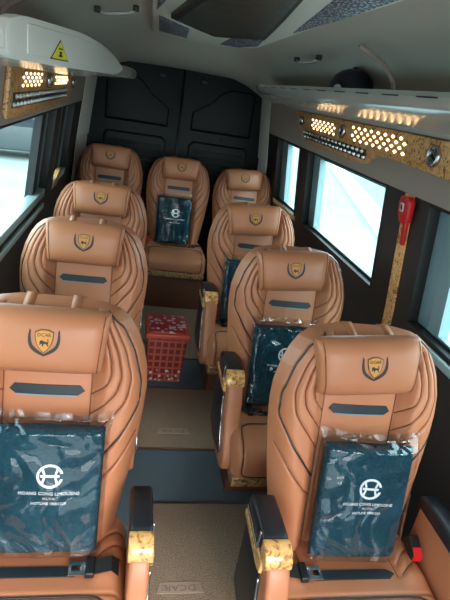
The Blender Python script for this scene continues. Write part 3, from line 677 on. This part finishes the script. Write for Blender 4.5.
mb.build('sticker_symbol', M['black_print'], lbl)
tag(lr, 'pale overhead rack at upper left with a yellow warning triangle', 'luggage rack')

# ------------------------------------------------------------------ wood service panels below the racks
def service_panel(side, outline, lattices, vents, net, label):
    yc = outline[0][0]; r = empty('service_panel', (XC + side * .79, yc, 1.65)); off = Vector(r.location)
    def put(mb, name, m, parent, bevel=0):
        mb.v = [(x - off.x, y - off.y, z - off.z) for x, y, z in mb.v]; return mb.build(name, m, parent, bevel)
    mb = MB(); wall_prism(mb, side, outline, .022, .004); pn = put(mb, 'wood_board', M['wall_burl'], r, .005)
    for (ya, yb, z0, z1, nc, nr) in lattices:
        l = MB(); dy = (yb - ya) / nc; dz = (z1 - z0) / nr
        for j in range(nr):
            for i in range(nc):
                y = ya + (i + .5) * dy + (dy / 2 if j % 2 else 0); z = z0 + (j + .5) * dz; a, b = dy * .22, dz * .38
                wall_prism(l, side, [(y - a, z), (y, z - b), (y + a, z), (y, z + b)], .0235, .020)
        put(l, 'lattice_light', M['warm_light'], r)
    for (y, z, rad) in vents:
        c = wp(side, y, z, .022); v = MB(); v.lathe([(rad, 0), (rad, -side * .012), (rad * .86, -side * .018), (rad * .72, -side * .012), (rad * .70, -side * .002)], c, 'x', 28); vv = put(v, 'air_vent', M['silver'], r)
        v = MB(); v.lathe([(rad * .7, -side * .002), (rad * .68, -side * .004)], c, 'x', 24); put(v, 'vent_throat', M['black_plastic'], vv)
        v = MB()
        for k in (-.32, .32): v.prism([(c[0] - side * .004, c[1] - rad * .58, c[2] + rad * (k - .42)), (c[0] - side * .004, c[1] + rad * .58, c[2] + rad * (k + .18)), (c[0] - side * .004, c[1] + rad * .58, c[2] + rad * (k + .42)), (c[0] - side * .004, c[1] - rad * .58, c[2] + rad * (k - .16))],
                                      [(c[0] - side * .014, c[1] - rad * .58, c[2] + rad * (k - .42)), (c[0] - side * .014, c[1] + rad * .58, c[2] + rad * (k + .18)), (c[0] - side * .014, c[1] + rad * .58, c[2] + rad * (k + .42)), (c[0] - side * .014, c[1] - rad * .58, c[2] + rad * (k - .16))])
        put(v, 'vent_fin', M['silver'], vv)
    ya, yb, z0, z1 = net; b = MB(); wall_prism(b, side, [(ya, z0), (yb, z0), (yb, z1), (ya, z1)], .026, .018); nb = put(b, 'speaker_strip', M['black_plastic'], r, .004)
    c = MB(); n = int((yb - ya) / .058); dy = (yb - ya) / n; rz_ = (z1 - z0) / 2
    for i in range(n):
        for j in (0, 1):
            y = ya + (i + .3 + .45 * j) * dy; z = z0 + rz_ * (j + .5); p = wp(side, y, z, .026); a = dy * .30; h = rz_ * .48
            c.add([(p[0], y - a, z - h * .5), (p[0], y - a * .2, z - h), (p[0], y + a, z + h * .2), (p[0], y + a * .2, z + h), (p[0], y - a, z + h * .6), (p[0] - side * .012, y, z)], [(0, 1, 5), (1, 2, 5), (2, 3, 5), (3, 4, 5), (4, 0, 5), (4, 3, 2, 1, 0)])
    put(c, 'faceted_studs', M['silver'], nb)
    return tag(r, label, 'wall panel')
service_panel(1, [(1.30, 1.592), (1.30, 1.728), (3.60, 1.728), (3.66, 1.715), (3.40, 1.550), (2.42, 1.545), (2.33, 1.560), (2.25, 1.600), (2.15, 1.612), (1.85, 1.606)],
              [(2.80, 3.24, 1.635, 1.700, 6, 4), (1.96, 2.56, 1.635, 1.712, 8, 4)], [(3.46, 1.672, .030), (2.69, 1.672, .036), (1.75, 1.668, .040)], (2.36, 3.40, 1.568, 1.618),
              'burl wood wall panel with lit diamond lattice above the right-hand windows')
service_panel(-1, [(2.00, 1.556), (1.97, 1.575), (1.97, 1.742), (2.0, 1.748), (3.72, 1.735), (3.56, 1.575), (3.50, 1.560)],
              [(2.14, 2.54, 1.663, 1.722, 5, 4), (2.90, 3.36, 1.665, 1.712, 5, 3)], [(2.70, 1.690, .034), (3.56, 1.678, .032)], (2.03, 3.36, 1.592, 1.648),
              'burl wood wall panel with glowing lattice below the left-hand rack')

# ------------------------------------------------------------------ emergency hammer
hm = empty('emergency_hammer', wp(1, 1.88, 1.42, .02)); hx, hy, hz = hm.location
def hb(pts, d0, d1, name, m, parent, bev=.003):
    mb = MB(); wall_prism(mb, 1, pts, d0, d1); mb.v = [(x - hx, y - hy, z - hz) for x, y, z in mb.v]; return mb.build(name, m, parent, bev)
h1 = hb([(1.842, 1.395), (1.838, 1.480), (1.855, 1.497), (1.915, 1.490), (1.925, 1.465), (1.917, 1.415), (1.892, 1.380)], .040, .011, 'hammer_head', M['red'], hm, .005)
hb([(1.862, 1.295), (1.860, 1.40), (1.888, 1.40), (1.886, 1.295)], .028, .011, 'handle', M['red'], hm, .004)
hb([(1.876, 1.430), (1.876, 1.466), (1.902, 1.466), (1.902, 1.430)], .0425, .039, 'pictogram', M['white_plastic'], h1, .001)
hb([(1.881, 1.437), (1.884, 1.457), (1.891, 1.461), (1.897, 1.445), (1.890, 1.435)], .0435, .042, 'pictogram_figure', M['black_print'], h1, 0)
tag(hm, 'red emergency hammer mounted by the wood strip between the right windows', 'hammer')

# ------------------------------------------------------------------ roof unit
ru = empty('roof_air_unit', (XC, 2.2, 2.03)); ZC = 2.0
def rb(pts, z0, z1, name, m, parent, bev=.004):
    return MB().prism([(x - XC, y - 2.2, z0 - 2.03) for x, y in pts], [(x - XC, y - 2.2, z1 - 2.03) for x, y in pts]).build(name, m, parent, bev)
fr = [(-.147, .6), (-.147, 1.9), (-.130, 3.07), (-.10, 3.14), (.182, 3.235), (.30, 3.14), (.405, 2.96), (.425, 2.85), (.41, 2.3), (.40, 1.9), (.40, .6)]
bz = rb(fr, 2.004, 2.06, 'bezel', M['bezel'], ru, .012)
hx_ = [(-.068, 2.128), (.139, 2.505), (.330, 2.27), (.25, 1.63), (.17, 1.05), (.03, 1.05), (-.02, 1.55)]
gl = rb([(x * 1.0, y) for x, y in hx_], 1.985, 2.01, 'hatch_rim', M['rubber'], ru, .006)
cx = sum(p[0] for p in hx_) / 7; cy = sum(p[1] for p in hx_) / 7
rb([(cx + (x - cx) * .86, cy + (y - cy) * .93) for x, y in hx_], 1.980, 1.99, 'smoked_panel', M['hatch_glass'], ru, .003)
for P in ([(-.110, 2.26), (.035, 2.56), (.055, 3.02), (-.095, 2.88)], [(.245, 3.04), (.232, 2.56), (.355, 2.44), (.395, 2.74), (.34, 3.0)],
          [(.375, 2.01), (.285, 1.35), (.24, 1.05), (.37, 1.05), (.385, 1.5)], [(-.125, 1.2), (-.122, 2.1), (-.100, 1.85), (-.085, 1.2)]):
    rb(P, 2.0, 2.008, 'intake_grille', M['grille'], ru, .001)
tag(ru, 'roof air unit with a smoked panel and perforated grilles in a pale frame', 'air conditioner')

# strap and grab things under the roof on the right
cap = empty('cap', (.735, 2.245, 1.80), PI * .75); mb = MB()
prof = [(.098, 0), (.100, .03), (.095, .065), (.080, .098), (.055, .120), (.025, .131), (.004, .133)]
mb.lathe(prof, (0, 0, 0), 'z', 32); c1 = mb.build('crown', M['cap_cloth'], cap)
MB().lathe([(.012, .130), (.012, .137), (.006, .141), (.001, .142)], (0, 0, 0), 'z', 14).build('top_button', M['cap_cloth'], c1)
n = 18; V = []
for i in range(n + 1):
    a = -PI * .5 - .9 + 1.8 * i / n
    for rr_, z in ((.090, .012), (.165 - .03 * abs(2 * i / n - 1) ** 2, .004), (.165 - .03 * abs(2 * i / n - 1) ** 2, .0005), (.090, .006)): V.append((rr_ * math.cos(a), rr_ * math.sin(a), z))
MB().add(V, [(j * 4 + i, j * 4 + (i + 1) % 4, (j + 1) * 4 + (i + 1) % 4, (j + 1) * 4 + i) for j in range(n) for i in range(4)] + [(3, 2, 1, 0), (n * 4, n * 4 + 1, n * 4 + 2, n * 4 + 3)], True).build('brim', M['cap_cloth'], cap)
V2 = [(.020 * math.cos(a), .010 * math.sin(a)) for a in np.linspace(0, 2 * PI, 20)[:-1]]
mb = MB()
a0 = math.radians(213 - 135)
mb.add([(math.cos(a0 + u * 10) * .0985, math.sin(a0 + u * 10) * .0985, .05 + v) for u, v in V2], [tuple(range(19))]); mb.build('badge', M['white_print'], c1)
cap.location.z = 1.8087; cap.scale = (1.0, 1.0, 1.0)
tag(cap, 'dark navy cap resting on the right overhead rack', 'cap')
tag(MB().tube([tuple(p) for p in smooth_path([(.575, 1.84, 1.985), (.63, 1.84, 1.96), (.68, 1.84, 1.935), (.72, 1.84, 1.90), (.735, 1.84, 1.86), (.735, 1.84, 1.80)], 6)], .009, 8).build('roof_rib', M['cove']), 'pale curved rib running from the ceiling down to the right rack', 'rib')

tag(MB().tube([tuple(p) for p in smooth_path([(-.44, 1.66, 1.945), (-.50, 1.66, 1.915), (-.55, 1.66, 1.875), (-.58, 1.66, 1.80)], 6)], .010, 8).build('roof_rib', M['cove']), 'short curved rib on the ceiling above the left rack cover at the photo edge', 'rib')
for (xa, ya, za, xb, yb_, zb, lab) in ((-.345, 2.26, 1.990, -.20, 2.27, 2.018, 'slim roof grab handle above the left rack cover'), (.60, 2.72, 1.980, .60, 2.36, 1.976, 'slim roof grab handle between the roof unit and the right rack')):
    t_ = empty('grab_handle', (xa, ya, za)); dx, dy, dz = xb - xa, yb_ - ya, zb - za
    MB().tube([(0, 0, -.012), (dx * .2, dy * .2, dz * .2 - .022), (dx * .8, dy * .8, dz * .8 - .022), (dx, dy, dz - .012)], .007, 8).build('grip', M['grey_plastic'], t_)
    for q in (0, 1): MB().box(dx * q - .012, dx * q + .012, dy * q - .012, dy * q + .012, dz * q - .018, dz * q + .004).build('end_mount', M['black_plastic'], t_, bevel=.003)
    tag(t_, lab, 'handle')

# ------------------------------------------------------------------ outside
tag(MB().box(-40, 40, -40, 60, -.85, -.80).build('ground', M['asphalt']), kind='structure')
def car(loc, rz, label, paint):
    r = empty('parked_car', loc, rz); L, W = 2.1, .85
    body = [(-L, .25), (-L, .62), (-L * .95, .78), (-L * .55, .85), (-L * .3, 1.32), (L * .28, 1.36), (L * .6, .92), (L * .97, .80), (L, .55), (L, .25)]
    b = MB().prism([(x, -W, z) for x, z in body], [(x, W, z) for x, z in body]).build('body', paint, r, bevel=.06)
    g = [(-L * .48, .88), (-L * .28, 1.27), (L * .25, 1.30), (L * .48, .90)]
    MB().prism([(x, -W - .01, z) for x, z in g], [(x, W + .01, z) for x, z in g]).build('side_glass', M['car_glass'], r, bevel=.02)
    for sx in (-1.3, 1.3):
        for sy in (-1, 1):
            w = MB(); n = 20; ring = [(sx + .32 * math.cos(2 * PI * k / n), .32 + .32 * math.sin(2 * PI * k / n)) for k in range(n)]
            w.prism([(x, sy * .66, z) for x, z in ring], [(x, sy * .87, z) for x, z in ring]).build('wheel', M['rubber'], r, bevel=.02)
    return tag(r, label, 'car')
car((-3.9, 15.5, -.8), math.radians(12), 'grey car parked across the street outside the left window', M['car_grey'])
sh = tag(MB().box(-6.5, -3.0, 24, 25, -.8, 3.2).build('far_building', M['teal_shed'], bevel=.02), 'teal clad building outside beyond the left window', 'building')

tag(MB().box(-.4, .4, -.4, .4, 0, 1.1).build('yellow_crate', M['car_yellow'], bevel=.03), 'pale yellow crate standing behind the parked car outside', 'crate').location = (-3.0, 17.4, -.8)
tag(MB().prism([(5.2, 9.5, -.8), (5.8, 9.5, -.8), (9.6, 24, -.8), (9.0, 24, -.8)], [(5.2, 9.5, -.62), (5.8, 9.5, -.62), (9.6, 24, -.62), (9.0, 24, -.62)]).build('kerb', M['kerb']), kind='structure')
tag(MB().prism([(7.5, 9, -.8), (7.9, 9, -.8), (13.4, 30, -.8), (13, 30, -.8)], [(7.5, 9, 2.6), (7.9, 9, 2.6), (13.4, 30, 2.6), (13, 30, 2.6)]).build('garden_wall', M['outside_white']), 'white rendered boundary wall across the road on the right', 'wall')
# ------------------------------------------------------------------ light
sun = bpy.data.lights.new('sun', 'SUN'); sun.energy = 2.2; sun.angle = math.radians(35); sun.color = (1, .97, .92); so = bpy.data.objects.new('sun', sun); COL.objects.link(so)
so.rotation_euler = Vector((.28, -1, .62)).to_track_quat('Z', 'Y').to_euler()
w = bpy.data.worlds.new('sky'); scene.world = w; w.use_nodes = True; bg = w.node_tree.nodes['Background']
bg.inputs['Color'].default_value = (.92, .97, 1.0, 1); bg.inputs['Strength'].default_value = 2.3

# ------------------------------------------------------------------ camera
yaw, pitch, roll, F = .209, .39, .165, 497.311
yaw, pitch, roll, F, cxx, czz = CAMP = (0.20874, 0.39003, 0.16546, 497.311, -.138, 1.764)
f = Vector((math.sin(yaw) * math.cos(pitch), math.cos(yaw) * math.cos(pitch), -math.sin(pitch))); rgt = Vector((math.cos(yaw), -math.sin(yaw), 0)); up = rgt.cross(f)
r2 = rgt * math.cos(roll) + up * math.sin(roll); u2 = up * math.cos(roll) - rgt * math.sin(roll)
cd = bpy.data.cameras.new('camera'); cam = bpy.data.objects.new('camera', cd); COL.objects.link(cam)
cd.sensor_fit = 'HORIZONTAL'; cd.sensor_width = 36; cd.lens = F / 450 * 36; cd.clip_start = .02
cam.matrix_world = Matrix(((r2.x, u2.x, -f.x, cxx), (r2.y, u2.y, -f.y, 0), (r2.z, u2.z, -f.z, czz), (0, 0, 0, 1)))
scene.camera = cam
scene.view_settings.view_transform = 'Standard'; scene.view_settings.look = 'None'; scene.view_settings.gamma = 1; scene.view_settings.use_curve_mapping = False
scene.view_settings.exposure = 1.5
scene.cycles.use_denoising = True
scene.cycles.max_bounces = 10; scene.cycles.transparent_max_bounces = 16
